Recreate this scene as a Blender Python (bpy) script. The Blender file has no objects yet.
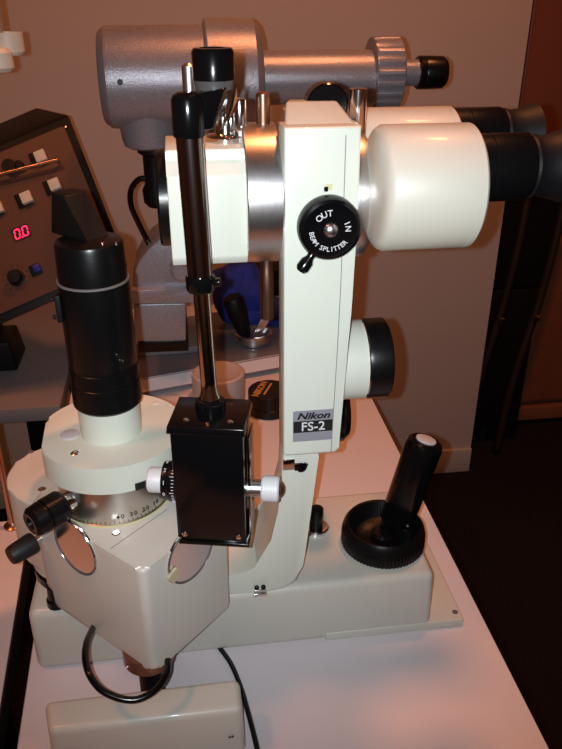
import bpy, bmesh, math, random
from mathutils import Vector as V, Matrix
random.seed(4)
COL = bpy.context.scene.collection
# ------------------------------------------------------------ camera model
FL = 740.0; TH = math.atan(FL/1435.0); YA = math.radians(7.8); H = .52
Fw = V((math.sin(YA)*math.cos(TH), math.cos(YA)*math.cos(TH), -math.sin(TH)))
Rt = V((math.cos(YA), -math.sin(YA), 0)); Up = Rt.cross(Fw); CAM = V((0, 0, H))
def ray(px, py): return Fw + (px-281)/FL*Rt - (py-374.5)/FL*Up
def P(px, py, X=None, Y=None, Z=None):
    "world point measured from a photo position, on a known plane of the scene"
    d = ray(px, py)
    t = X/d.x if X is not None else Y/d.y if Y is not None else (Z-H)/d.z
    return CAM + t*d
# ------------------------------------------------------------ materials
def mat(name, col, rough=.5, metal=0, bump=None, var=None, emit=None, spec=.5, coat=0, alpha=1, trans=0, aniso=0, bdist=.0004):
    m = bpy.data.materials.new(name); m.use_nodes = True
    nt = m.node_tree; b = nt.nodes['Principled BSDF']
    b.inputs['Base Color'].default_value = (*col, 1); b.inputs['Roughness'].default_value = rough
    b.inputs['Metallic'].default_value = metal; b.inputs['Specular IOR Level'].default_value = spec
    b.inputs['Coat Weight'].default_value = coat; b.inputs['Coat Roughness'].default_value = .08
    b.inputs['Alpha'].default_value = alpha; b.inputs['Transmission Weight'].default_value = trans
    tc = nt.nodes.new('ShaderNodeTexCoord')
    if emit:
        b.inputs['Emission Color'].default_value = (*emit[:3], 1); b.inputs['Emission Strength'].default_value = emit[3]
    if bump:   # (scale, strength)
        n = nt.nodes.new('ShaderNodeTexNoise'); n.inputs['Scale'].default_value = bump[0]; n.inputs['Detail'].default_value = 3
        k = nt.nodes.new('ShaderNodeBump'); k.inputs['Strength'].default_value = bump[1]; k.inputs['Distance'].default_value = bdist
        nt.links.new(tc.outputs['Object'], n.inputs['Vector']); nt.links.new(n.outputs['Fac'], k.inputs['Height'])
        nt.links.new(k.outputs['Normal'], b.inputs['Normal'])
    if var:    # (scale, colour2, stretch)
        n = nt.nodes.new('ShaderNodeTexNoise'); n.inputs['Scale'].default_value = var[0]; n.inputs['Detail'].default_value = 5
        mp = nt.nodes.new('ShaderNodeMapping'); mp.inputs['Scale'].default_value = var[2] if len(var) > 2 else (1, 1, 1)
        r = nt.nodes.new('ShaderNodeMapRange'); r.inputs[1].default_value = .35; r.inputs[2].default_value = .65
        mx = nt.nodes.new('ShaderNodeMix'); mx.data_type = 'RGBA'
        mx.inputs[6].default_value = (*col, 1); mx.inputs[7].default_value = (*var[1], 1)
        nt.links.new(tc.outputs['Object'], mp.inputs['Vector']); nt.links.new(mp.outputs[0], n.inputs['Vector'])
        nt.links.new(n.outputs['Fac'], r.inputs[0]); nt.links.new(r.outputs[0], mx.inputs[0]); nt.links.new(mx.outputs[2], b.inputs['Base Color'])
    return m
CREAM = mat('cream_enamel', (.65, .67, .585), .42, bump=(900, .12), var=(7, (.63, .65, .56)), coat=.15)
CREAM_DIM = mat('cream_enamel_dimmed', (.55, .525, .45), .45, bump=(900, .12), var=(7, (.53, .505, .43)), coat=.1)  # cream darkened in the colour to offset flash glare on the binocular tubes
CREAM2 = mat('beige_enamel', (.58, .56, .50), .4, bump=(900, .12), var=(9, (.555, .535, .475)), coat=.15)
TABLE = mat('table_laminate', (.67, .61, .63), .42, var=(5, (.65, .59, .61)), spec=.35)
BLACK = mat('black_gloss_enamel', (.003, .003, .0035), .16, bump=(300, .03), spec=.38)
BSAT = mat('black_satin_metal', (.0035, .0035, .004), .30, bump=(500, .1), spec=.30)
BRUB = mat('black_rubber', (.006, .006, .007), .55, bump=(700, .3))
BPLAS = mat('dark_moulded_plastic', (.005, .005, .0055), .5, bump=(600, .3), spec=.22)
CUPM = mat('grey_rubber_eyecup', (.003, .003, .0045), .55, bump=(500, .3), spec=.3)
CHROME = mat('chrome', (.75, .74, .73), .13, 1, bump=(60, .02))
DCHROME = mat('dark_chrome', (.30, .27, .27), .16, 1, bump=(60, .02))
ALU = mat('satin_aluminium', (.80, .79, .79), .30, 1, bump=(250, .08), var=(400, (.56, .55, .55), (40, .3, .3)))
ALUD = mat('dull_aluminium', (.62, .58, .54), .33, 1, bump=(250, .08))
DISC = mat('grey_anodised_disc', (.125, .10, .105), .6, 0, bump=(400, .1), spec=.3)
WHITEK = mat('white_knurled_plastic', (.66, .65, .66), .45, bump=(500, .2))
BRONZE = mat('brown_copper_metal', (.26, .12, .08), .35, .8, bump=(200, .1))
COPPER = mat('copper_tube_metal', (.50, .30, .21), .28, 1, bump=(30, .01))
HAMMER = mat('grey_hammertone', (.26, .255, .29), .31, .4, bump=(650, .6), var=(600, (.36, .35, .39)), bdist=.0006)
HAMMERD = mat('grey_base_enamel', (.20, .18, .195), .4, .3, bump=(500, .4))
WALL = mat('painted_plaster_wall', (.57, .50, .475), .8, bump=(90, .15), var=(2, (.555, .485, .46)), spec=.2)
BASEB = mat('baseboard_paint', (.62, .56, .50), .6, bump=(90, .1))
FLOORM = mat('dark_carpet', (.016, .014, .013), .95, bump=(600, .8), var=(150, (.024, .021, .02)), spec=.1, bdist=.003)
WOOD = mat('red_brown_wood', (.30, .105, .055), .38, var=(6, (.24, .08, .042), (1, 1, .12)))
WOODL = mat('pale_wood_rail', (.30, .12, .06), .42, var=(8, (.25, .10, .05), (.2, 1, 1)))
DPLATE = mat('brown_panel_enamel', (.085, .032, .02), .45, bump=(400, .1), var=(12, (.078, .029, .018)))
BTN = mat('ivory_button', (.58, .52, .42), .5, bump=(300, .05))
BLUEB = mat('blue_button', (.01, .015, .22), .4, bump=(300, .05))
LED = mat('red_led', (.3, 0, .01), .5, emit=(1, .01, .06, 5), bump=(10, .01))
BLUE = mat('blue_cloth', (.012, .028, .30), .8, bump=(1400, .9), var=(30, (.008, .018, .19)), bdist=.001)
FROST = mat('frosted_plastic', (.52, .44, .42), .4, bump=(45, .5), bdist=.004, trans=.15)
GOLD = mat('gold_print', (.65, .30, .08), .45, .3, bump=(100, .02))
WPRINT = mat('pale_print', (.62, .62, .64), .6, bump=(100, .02))
BPRINT = mat('black_print', (.01, .01, .01), .5, bump=(100, .02))
GPLATE = mat('silver_name_plate', (.33, .33, .37), .45, .3, bump=(300, .05))
GSEAM = mat('grey_seam', (.22, .21, .17), .7, bump=(100, .05))
GBAND = mat('grey_worn_band', (.17, .165, .165), .5, .2, bump=(300, .2))
YEL = mat('yellowed_rim', (.60, .55, .28), .5, bump=(300, .1))
TAPE = mat('yellow_tape_residue', (.50, .42, .27), .6, bump=(200, .5))
PGREY = mat('pale_grey_plug', (.50, .48, .50), .55, bump=(300, .1))
GLASS = mat('coated_lens_glass', (.02, .02, .03), .04, bump=(20, .005), spec=.8)
RED = mat('red_trim', (.35, .02, .02), .5, bump=(100, .1))
CARD = mat('white_card', (.65, .65, .68), .6, bump=(100, .1))
FRAMEM = mat('dark_tube_frame', (.035, .024, .02), .45, .3, bump=(100, .05))
VINYL = mat('black_vinyl', (.005, .005, .005), .6, bump=(200, .3), spec=.25)
LAMPM = mat('warm_lamp_diffuser', (.9, .7, .5), .6, emit=(1, .36, .14, 9), bump=(10, .01))
CEILM = mat('ceiling_paint', (.6, .56, .52), .9, bump=(80, .1))
WALLM = mat('cream_wall_bracket_plastic', (.62, .58, .48), .5, bump=(200, .1))
SLEEVE = mat('smoky_sleeve_plastic', (.07, .065, .065), .3, bump=(200, .05))
LIT_EDGE = mat('lit_hammered_edge', (.60, .55, .57), .4, bump=(500, .6), bdist=.0006)  # light on the base slab's front bevel, put into its colour
GREYP = mat('pale_grey_plastic', (.36, .36, .36), .5, bump=(200, .1))
# ------------------------------------------------------------ mesh builder
def frame(d, up=None):
    d = V(d).normalized(); u = V(up) if up else (V((0, 0, 1)) if abs(d.z) < .9 else V((0, 1, 0)))
    x = u.cross(d).normalized(); y = d.cross(x)
    return Matrix((x, y, d)).transposed()
class MB:
    def __init__(s): s.bm = bmesh.new()
    def add(s, t):
        bmesh.ops.recalc_face_normals(t, faces=t.faces)
        me = bpy.data.meshes.new('t'); t.to_mesh(me); t.free(); s.bm.from_mesh(me); bpy.data.meshes.remove(me); return s
    def hexa(s, q, bev=0, seg=3):
        "8 corners: 4 of one end in order, then the 4 of the other"
        t = bmesh.new(); v = [t.verts.new(V(p)) for p in q]
        for f in ((0, 1, 2, 3), (4, 7, 6, 5), (0, 4, 5, 1), (1, 5, 6, 2), (2, 6, 7, 3), (3, 7, 4, 0)): t.faces.new([v[i] for i in f])
        if bev: bmesh.ops.bevel(t, geom=t.edges[:], offset=bev, segments=seg, affect='EDGES', profile=.5)
        return s.add(t)
    def box(s, c, d, rz=0, bev=0, seg=3, M=None):
        M = M or Matrix.Rotation(rz, 3, 'Z'); c = V(c); q = []
        for z in (-.5, .5):
            for x, y in ((-.5, -.5), (.5, -.5), (.5, .5), (-.5, .5)): q.append(c + M @ V((x*d[0], y*d[1], z*d[2])))
        return s.hexa(q, bev, seg)
    def prism(s, pts, off, bev=0, seg=3, only=None):
        "planar 3D polygon extruded by the vector off"
        t = bmesh.new(); a = [t.verts.new(V(p)) for p in pts]; b = [t.verts.new(V(p)+V(off)) for p in pts]
        n = len(pts); t.faces.new(a); t.faces.new(b[::-1])
        for i in range(n): t.faces.new([a[i], b[i], b[(i+1) % n], a[(i+1) % n]])
        if bev:
            al = set(a); bl = set(b)
            es = [e for e in t.edges if only is None or (only == 'caps' and ((e.verts[0] in al) == (e.verts[1] in al))) or (only == 'top' and e.verts[0] in bl and e.verts[1] in bl)]
            bmesh.ops.bevel(t, geom=es, offset=bev, segments=seg, affect='EDGES', profile=.5)
        return s.add(t)
    def lathe(s, o, d, prof, n=56, rib=None, up=None):
        "profile (t, r) turned round the axis d; rib = (count, depth, t0, t1)"
        t = bmesh.new(); M = frame(d, up); o = V(o); rings = []
        if rib: n = rib[0]*4
        for (h, r) in prof:
            if r < 1e-6: rings.append([t.verts.new(o + M @ V((0, 0, h)))]*n); continue
            R = []
            for i in range(n):
                rr = r - (rib[1] if rib and i % 4 in (0, 1) and rib[2] <= h <= rib[3] else 0)
                a = 2*math.pi*i/n; R.append(t.verts.new(o + M @ V((rr*math.cos(a), rr*math.sin(a), h))))
            rings.append(R)
        for A, B in zip(rings, rings[1:]):
            for i in range(n):
                j = (i+1) % n; q = []
                for v in (A[i], A[j], B[j], B[i]):
                    if v not in q: q.append(v)
                if len(q) > 2:
                    try: t.faces.new(q)
                    except ValueError: pass
        for R in (rings[0], rings[-1]):
            if R[0] is not R[1]: t.faces.new(R)
        return s.add(t)
    def cyl(s, o, d, h, r, bev=.0006, n=56, rib=None, r2=None):
        r2 = r if r2 is None else r2
        if rib: rib = (rib[0], rib[1], bev, h-bev)
        return s.lathe(o, d, [(0, 0), (0, r-bev), (bev*.3, r-bev*.3), (bev, r), (h-bev, r2), (h-bev*.3, r2-bev*.3), (h, r2-bev), (h, 0)], n, rib)
    def tube(s, pts, r, n=12, smooth=8):
        pts = [V(p) for p in pts]; c = []
        if smooth and len(pts) > 2:
            q = [2*pts[0]-pts[1]] + pts + [2*pts[-1]-pts[-2]]
            for i in range(1, len(q)-2):
                for k in range(smooth):
                    u = k/smooth; a, b, cc, d = q[i-1:i+3]
                    c.append(.5*((2*b)+(cc-a)*u+(2*a-5*b+4*cc-d)*u*u+(3*b-a-3*cc+d)*u**3))
            c.append(pts[-1])
        else: c = pts
        t = bmesh.new(); rings = []; prev = None
        for i, p in enumerate(c):
            d = (c[min(i+1, len(c)-1)]-c[max(i-1, 0)]).normalized()
            x = (prev - d*prev.dot(d)).normalized() if prev is not None else frame(d).col[0].copy()
            prev = x; y = d.cross(x)
            rr = r[i*len(r)//len(c)] if isinstance(r, (list, tuple)) else r
            rings.append([t.verts.new(p + rr*(math.cos(2*math.pi*k/n)*x + math.sin(2*math.pi*k/n)*y)) for k in range(n)])
        for A, B in zip(rings, rings[1:]):
            for k in range(n): t.faces.new([A[k], A[(k+1) % n], B[(k+1) % n], B[k]])
        t.faces.new(rings[0]); t.faces.new(rings[-1]); return s.add(t)
    def ball(s, c, r, sc=(1, 1, 1), M=None, sub=3):
        t = bmesh.new(); bmesh.ops.create_icosphere(t, subdivisions=sub, radius=r)
        for v in t.verts:
            p = V((v.co.x*sc[0], v.co.y*sc[1], v.co.z*sc[2])); v.co = V(c) + (M @ p if M else p)
        return s.add(t)
    def text(s, body, size, o, x, y, thick=.0002, align='CENTER', bold=0, shear=0, wide=1):
        "raised lettering; x, y = writing and up directions"
        cu = bpy.data.curves.new('t', 'FONT'); cu.body = body; cu.size = size; cu.align_x = align; cu.align_y = 'CENTER'
        cu.extrude = thick/2; cu.offset = bold; cu.shear = shear; cu.resolution_u = 3
        ob = bpy.data.objects.new('t', cu); COL.objects.link(ob); bpy.context.view_layer.update()
        me = bpy.data.meshes.new_from_object(ob.evaluated_get(bpy.context.evaluated_depsgraph_get()))
        x = V(x).normalized(); y = V(y).normalized(); z = x.cross(y)
        M = Matrix((x, y, z)).transposed().to_4x4(); M.translation = V(o)
        me.transform(M @ Matrix.Diagonal((wide, 1, 1, 1))); s.bm.from_mesh(me); bpy.data.meshes.remove(me); bpy.data.objects.remove(ob); bpy.data.curves.remove(cu); return s
    def build(s, name, m, parent=None, label=None):
        bm = s.bm
        for f in bm.faces: f.smooth = True
        for e in bm.edges:
            if len(e.link_faces) == 2 and e.calc_face_angle(0) > math.radians(33): e.smooth = False
        me = bpy.data.meshes.new(name); loc = V((0, 0, 0)); pr = parent
        while pr is not None: loc += pr.location; pr = pr.parent
        if parent is None:
            vs = [v.co for v in bm.verts]
            lo = V([min(v[i] for v in vs) for i in range(3)]); hi = V([max(v[i] for v in vs) for i in range(3)])
            loc = V(((lo.x+hi.x)/2, (lo.y+hi.y)/2, lo.z))
        for v in bm.verts: v.co -= loc
        bm.to_mesh(me); bm.free(); me.materials.append(m)
        o = bpy.data.objects.new(name, me); COL.objects.link(o)
        if parent: o.parent = parent
        else: o.location = loc
        if label: o['label'] = label
        return o
def thing(name, label, cat, loc, group=None):
    o = bpy.data.objects.new(name, None); COL.objects.link(o); o.location = loc; o.empty_display_size = .02
    o['label'] = label; o['category'] = cat
    if group: o['group'] = group
    return o
def tag(o, label, cat, group=None):
    o['label'] = label; o['category'] = cat
    if group: o['group'] = group
    return o
def struct(o): o['kind'] = 'structure'; return o
X1, Y1, Z1 = V((1, 0, 0)), V((0, 1, 0)), V((0, 0, 1))
def screw(parent, p, d, r=.0025, m=None, h=.0012):
    "slotted screw head"
    d = V(d).normalized(); M = frame(d)
    return MB().lathe(V(p)-d*.0005, d, [(0, 0), (0, r), (h*.5, r), (h, r*.75), (h, r*.3), (h*.55, r*.28), (h*.55, 0)], 20).build('screw', m or CHROME, parent)

# ============================================================ SETTING
ZF = -.75; ZC = 1.65
struct(MB().box((-.1, .6, ZF-.02), (5.0, 5.6, .04)).build('floor', FLOORM))
struct(MB().box((-.1, .6, ZC+.02), (5.0, 5.6, .04)).build('ceiling', CEILM))
YW = 1.75; XW = .805
struct(MB().box(((XW-2.5)/2, YW+.05, (ZF+ZC)/2), (XW+2.5, .10, ZC-ZF)).build('wall_back', WALL))
struct(MB().box((-2.55, .6, (ZF+ZC)/2), (.1, 5.6, ZC-ZF)).build('wall_left', WALL))
struct(MB().box((2.35, .6, (ZF+ZC)/2), (.1, 5.6, ZC-ZF)).build('wall_right', WALL))
struct(MB().box((-.1, -2.2, (ZF+ZC)/2), (4.8, .1, ZC-ZF)).build('wall_front', WALL))
struct(MB().box((1.5, 2.35, (ZF+ZC)/2), (1.6, .1, ZC-ZF)).build('wall_recess', WALL))
struct(MB().box((XW-.05, 2.05, (ZF+ZC)/2), (.1, .5, ZC-ZF)).build('wall_return', WALL))
struct(MB().box(((XW-2.5)/2, YW-.006, ZF+.04), (XW+2.5, .012, .08), bev=.003).build('baseboard_back', BASEB))
# wooden cupboard in the recess
cb = thing('wooden_cupboard', 'tall red-brown wooden cupboard with a paler bottom rail in the recess at right', 'cupboard', (1.3, 2.05, ZF))
MB().box((1.35, 2.14, ZF+.03+1.1), (.98, .28, 2.2)).build('carcass', WOOD, cb)
MB().box((1.29, 1.985, ZF+.07+1.08), (.76, .03, 2.12), bev=.004).build('door', WOOD, cb)
MB().box((1.29, 1.98, ZF+.045), (.76, .03, .05), bev=.004).build('bottom_rail', WOODL, cb, 'pale wood rail')
# ============================================================ TABLES
def tabletop(name, poly, m, th=.025, z=0): return MB().prism([(x, y, z-th) for x, y in poly], (0, 0, th), .0015, 2, 'caps')
a1, a2 = P(70, 400, Z=0), P(18, 739, Z=0)
dx = (a1.x-a2.x)/(a1.y-a2.y); xl = lambda y: a1.x + dx*(y-a1.y)
T = thing('instrument_table', 'pinkish white laminate instrument table under the slit lamp, open on its right side', 'table', (.05, .7, ZF))
tabletop('t', [(xl(.15), .15), (.257, .15), (.257, 1.30), (xl(1.0), 1.30), (xl(1.0), 1.0)], TABLE).build('tabletop', TABLE, T)
MB().box((.05, .75, -.40), (.10, .14, .70), bev=.01).build('column', BSAT, T)
MB().box((.05, .75, ZF+.02), (.34, .5, .04), bev=.01).build('foot', BSAT, T)
MB().box((.05, .75, -.04), (.25, .4, .03), bev=.004).build('bracket', BSAT, T)
g = .0115
T2 = thing('side_table', 'white side table at the left edge, across a narrow dark gap from the instrument table', 'table', (-.4, .35, ZF))
tabletop('t', [(xl(.1)-g-.5, .1), (xl(.1)-g, .1), (xl(.69)-g-.012, .69), (xl(.69)-g-.5, .69)], TABLE).build('tabletop', TABLE, T2)
MB().prism([(xl(.1)-g, .1, -.0255), (xl(.69)-g-.012, .69, -.0255), (xl(.69)-g-.0105, .69, -.0255), (xl(.1)-g+.0015, .1, -.0255)], (0, 0, .025)).build('edge_band', BRUB, T2, 'black edge band')
for x in (-.62, -.25):
    for y in (.16, .62): MB().box((x, y, ZF/2-.012), (.03, .03, -ZF-.026), bev=.002).build('leg', BSAT, T2)
T3 = thing('equipment_table', 'grey equipment table behind at left, under the brown control console', 'table', (-.45, 1.2, ZF))
pa, pb = P(0, 411, Z=0), P(60, 405, Z=0)
MB().prism([(-.75, .945, -.022), (pb.x, .945, -.022), (pb.x-.001, 1.45, -.022), (-.75, 1.45, -.022)], (0, 0, .022), .001, 2, 'caps').build('tabletop', mat('grey_laminate', (.20, .175, .175), .5, bump=(200, .1)), T3)
for x in (-.72, pb.x-.05):
    for y in (1.02, 1.41): MB().box((x, y, ZF/2-.011), (.03, .03, -ZF-.023), bev=.002).build('leg', BSAT, T3)

# ============================================================ SLIT LAMP
S = thing('slit_lamp', 'cream slit lamp with BEAM SPLITTER knob, FS-2 plate and black lamp house', 'slit lamp', (.03, .53, 0))
# --- base
base = MB().hexa([(-.147, .474, .0), (.204, .474, .0), (.204, .606, .0), (-.147, .606, .0), (-.1465, .476, .065), (.203, .476, .065), (.203, .604, .065), (-.1465, .604, .065)], .007, 4).build('base', CREAM2, S)
plate = MB().box((.170, .545, .0045), (.129, .143, .009), bev=.0012).build('slide_plate', CREAM2, S)
screw(plate, P(455, 612, Z=.009), Z1, .0028, DISC)
# --- focusing wheel
wc = P(385.5, 529, Z=.086); wc.y += .0065; wr = .0385
wheel = MB().lathe((wc.x, wc.y, .066), Z1, [(0, 0), (0, wr-.002), (.001, wr), (.010, wr), (.0115, wr-.0008), (.013, wr), (.019, wr-.0015), (.0225, wr-.004), (.022, wr-.0065), (.016, wr-.0095), (.008, wr-.013), (.005, wr-.020), (.004, 0)], 56, (70, .0008, .0005, .012)).build('focusing_wheel', BSAT, S)
MB().lathe((wc.x, wc.y, .070), Z1, [(0, 0), (0, .012), (.006, .011), (.008, .008), (.008, 0)], 40).build('hub', BLACK, wheel)
ja = P(397, 519, Z=.083); jb = P(426, 440, Y=ja.y+.004); jd = (jb-ja).normalized(); jl = (jb-ja).length
joy = MB().lathe(ja, jd, [(-.004, 0), (-.004, .0145), (.0, .0160), (jl-.006, .0168), (jl-.002, .0156), (jl, .0130), (jl, 0)], 48).build('joystick', BLACK, S)
MB().lathe(ja+jd*jl, jd, [(-.001, 0), (-.001, .0095), (.001, .0092), (.0018, .007), (.0018, 0)], 40).build('button', PGREY, joy, 'pale button')
screw(joy, ja+jd*.004+V((.004, -.0155, 0)), (.2, -1, .2), .0018)
lk = P(316, 529, Z=.065)
lkn = MB().cyl((lk.x, lk.y, .068), Z1, .022, .0064, .0014).build('locking_knob', BSAT, S)
MB().lathe((lk.x, lk.y, .065), Z1, [(0, 0), (0, .0122), (.003, .0122), (.0042, .011), (.0042, 0)], 40).build('ring', CHROME, lkn, 'chrome ring')
# --- foot and column (L profile, extruded in depth)
Yf = .4735
zmin = .0655
foot = [P(*q, Y=Yf) for q in [(195, 607), (262, 601), (283, 594), (297, 582), (303, 566), (306, 548), (319, 456), (320, 440), (284, 440), (282, 478), (278, 512), (271, 540), (266, 557), (258, 570), (246, 576), (195, 580)]]
for p in foot: p.z = max(p.z, zmin)
t = MB(); t.prism(foot, (0, .070, 0), .004, 3, 'caps')
for v in t.bm.verts:          # the column is shallow under the head and deepens towards its foot
    k = min(1, max(0, (v.co.z-.09)/.09)); v.co.y = Yf + (v.co.y-Yf)*(1-.66*k)
col = t.build('column', CREAM, S)
# foot tongue running left under the lamp tower
e = P(195, 580, Y=Yf)
MB().box(((-.11+e.x)/2+.012, .512, (.0655+.0735)/2), (e.x+.11+.03, .070, .0078), bev=.002).build('swing_arm', CREAM, S)
cp = P(290, 464, Y=Yf); 
clip = MB().box((cp.x-.001, Yf-.0006, cp.z), (.0090, .0016, .0098), bev=.0004).build('cable_clip', CHROME, S)
cp2 = P(300, 466, Y=Yf)
t = MB(); t.box((cp2.x-.001, Yf-.001, cp2.z), (.007, .002, .0065), bev=.0006); t.tube([(cp2.x-.001, Yf-.001, cp2.z-.003), (cp2.x+.002, Yf-.003, cp2.z-.0015), (cp2.x+.0045, Yf-.002, cp2.z+.0035)], .0018, 8); t.build('hook', BLACK, clip, 'black hook')
cp = P(260, 591, Y=Yf)
c2 = MB().box((cp.x, Yf-.0008, cp.z+.0015), (.0105, .0016, .0022), bev=.0003).box((cp.x, Yf-.0012, cp.z-.0026), (.0115, .0028, .0034), bev=.0004).build('cable_clip', CHROME, S)
t = MB()
for k in (-1, 1): t.ball((cp.x+k*.0028, Yf-.001, cp.z+.0050), .0022)
t.build('bead', BLACK, c2, 'black bead')
# --- microscope housing
hY0, hY1 = .452, .478
hl = P(284, 200, Y=hY0).x; hr = P(361, 150, Y=hY0).x; zt = P(320, 127, Y=hY0).z; ztt = P(320, 101, Y=hY0+.045).z; zb = P(308, 455, Y=hY0).z
hrb = P(338.5, 452, Y=hY0).x; hr2 = P(352, 300, Y=hY0).x
def rr(c, a, b, n=5):  # rounded corner point list about centre c
    return [V((c[0]+c[2]*math.cos(math.radians(a+(b-a)*i/n)), hY0, c[1]+c[2]*math.sin(math.radians(a+(b-a)*i/n)))) for i in range(n+1)]
hp = [V((hl, hY0, zb+.003))] + [V((hl, hY0, zt)), V((hr, hY0, zt))] + [V((hr, hY0, .395)), V((hr2, hY0, .33)), V((hrb, hY0, zb+.004))] + rr((hrb-.003, zb+.003, .003), 0, -90, 3) + rr((hl+.003, zb+.003, .003), 270, 180, 3)[:-1]
hous = MB().prism(hp, (0, hY1-hY0, 0), .0022, 3, 'caps').hexa([(hl+.0001, hY0+.0012, zt-.003), (hr-.0001, hY0+.0012, zt-.003), (hr-.0001, hY1+.045, zt-.003), (hl+.0120, hY1+.045, zt-.003), (hl+.0072, hY0+.045, ztt), (hr-.006, hY0+.045, ztt), (hr-.006, hY1+.045, ztt-.002), (hl+.0120, hY1+.045, ztt-.002)], .0022, 3).build('microscope_housing', CREAM, S)
MB().prism([(hl+.0105, hY1-.001, zb+.004), (hl+.0105, hY1-.001, zt), (hr-.004, hY1-.001, zt), (hrb-.004, hY1-.001, zb+.004)], (0, .062, 0), .002, 2, 'caps').build('rear_housing', CREAM, S)
sx = [P(346, 135, Y=hY0), P(340, 300, Y=hY0), P(331, 452, Y=hY0)]
MB().tube([(p.x, hY0-.0001, p.z) for p in sx], .00028, 6).build('seam', GSEAM, hous, 'fine grey seam')
im = P(326, 189, Y=hY0)
MB().box((im.x, hY0-.0004, im.z), (.0026, .0012, .0030), bev=.0004).build('index_mark', BLACK, hous)
MB().box((im.x+.0018, hY0-.0001, im.z+.0012), (.0042, .0004, .0036)).build('index_label', YEL, hous)
# beam splitter knob
kc = P(331, 230.5, Y=.442); kr = .0202
knob = MB().lathe((kc.x, hY0+.001, kc.z), -Y1, [(0, 0), (0, kr-.001), (.001, kr), (.008, kr), (.0102, kr-.0012), (.011, kr-.003), (.0106, kr-.0045), (.0104, 0)], 64).build('beam_splitter_knob', BLACK, S, 'black knob lettered OUT, IN and BEAM SPLITTER')
ky = hY0+.001-.0106
MB().lathe((kc.x, ky+.001, kc.z), -Y1, [(0, 0), (0, .0048), (.001, .0048), (.0024, .0040), (.0034, .0022), (.0038, 0)], 32).build('cap_screw', ALU, knob)
lp = P(305, 265, Y=.445)
t = MB(); u = (V((lp.x, 0, lp.z))-V((kc.x, 0, kc.z))).normalized()
b0 = V((kc.x, .4455, kc.z))+u*.016; t.lathe(b0, u, [(0, 0), (0, .0028), (.006, .0026), (.009, .0042), (.0145, .0044), (.0165, .003), (.017, 0)], 24); t.build('lever', BLACK, knob)
t = MB()
def around(txt, a0, step, rad, size, inward):
    for i, ch in enumerate(txt):
        a = math.radians(a0+step*i); o = V((kc.x+rad*math.cos(a), ky-.0001, kc.z+rad*math.sin(a)))
        rad_v = V((math.cos(a), 0, math.sin(a)))
        up = -rad_v if inward else rad_v
        x = V((up.z, 0, -up.x))
        t.text(ch, size, o, x, up, .0003, bold=.00003)
around('OUT', 134, -20, .0106, .0056, False)
around('IN', 22, -19, .0108, .0052, False)
around('BEAM SPLITTER', 188, 10.8, .0124, .0043, True)
t.build('lettering', WPRINT, knob, 'white lettering')
# name plate
na, nb = P(293, 410, Y=hY0), P(332, 440, Y=hY0); nc = (na+nb)/2; nw = nb.x-na.x; nh = (na.z-nb.z)*.92
pl = MB().box((nc.x, hY0-.0003, nc.z), (nw, .0008, nh)).build('name_plate', GPLATE, hous, 'silver plate reading Nikon FS-2')
MB().box((nc.x, hY0-.0008, nc.z-.0003), (nw*.98, .0004, nh*.37)).build('black_band', BPRINT, S)
MB().text('Nikon', nh*.29, (nc.x, hY0-.0009, nc.z+nh*.325), X1, Z1, .0003, bold=.00022, shear=.3, wide=1.28).build('maker_lettering', BPRINT, S)
MB().text('FS-2', nh*.40, (nc.x, hY0-.0012, nc.z-.0004), X1, Z1, .0003, bold=.00010).build('model_lettering', WPRINT, S)
# aluminium collars, front block, objective
rz_, rr_ = .4004, .0452
ring = MB().lathe((hl+.0005, .495, rz_), -X1, [(0, 0), (0, rr_-.001), (.001, rr_), (.0225, rr_), (.0232, rr_-.0008), (.0232, 0)], 96).build('clamp_collar', ALU, S)
rx = hl-.0115
pt = P(265, 92, Y=.494); 
MB().lathe((rx+.0038, .494, rz_+rr_-.002), Z1, [(0, 0), (0, .0046), (pt.z-rz_-rr_+.0012, .0046), (pt.z-rz_-rr_+.002, .003), (pt.z-rz_-rr_+.002, 0)], 28).build('pin', COPPER, ring)
pb_ = P(267, 318, Y=.494)
MB().lathe((rx+.0052, .494, rz_-rr_+.002), -Z1, [(0, 0), (0, .0042), (.010, .0042), (.012, .0048), (.028, .0048), (rz_-rr_-pb_.z+.002, .0048), (rz_-rr_-pb_.z+.002, .0034), (rz_-rr_-pb_.z-.002, .0034), (rz_-rr_-pb_.z-.002, 0)], 28).build('pin', COPPER, ring)
bx0 = P(168, 200, Y=.46).x; bx1 = hl-.022
zz = lambda py, y: P(208, py, Y=y).z
bp = [(.460, zz(258, .46)), (.460, zz(176, .46)), (.468, zz(160, .468)), (.468, zz(149, .468)), (.520, zz(149, .468)), (.530, zz(165, .468)), (.530, zz(262, .46)-.001), (.464, zz(262, .46)-.003)]
blk = MB().prism([(bx0, y, z) for y, z in bp], (bx1-bx0, 0, 0), .0012, 2).build('objective_block', CREAM, S)
t = MB().lathe((bx0+.0005, .495, .399), -X1, [(0, 0), (0, .031), (.006, .031), (.0075, .030), (.0078, .025), (.005, .024), (.005, 0)], 72).build('objective_ring', BSAT, S)
# silver fittings on top of the block
q = P(226, 133, Y=.49)
zt_b = zz(149, .468)
fit = MB().lathe((q.x, .495, zt_b-.001), Z1, [(0, 0), (0, .0125), (.004, .0125), (.005, .0115), (.006, .007), (.011, .006), (.012, 0)], 40).build('slide_fitting', CHROME, S)
for px, r, h in ((223, .003, .019), (231, .0035, .016), (240, .0048, .026)):
    c = P(px, 130, Y=.492); MB().cyl((c.x, .492, zt_b), Z1, h, r, .0008, 24).build('post', CHROME, fit)
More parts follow.
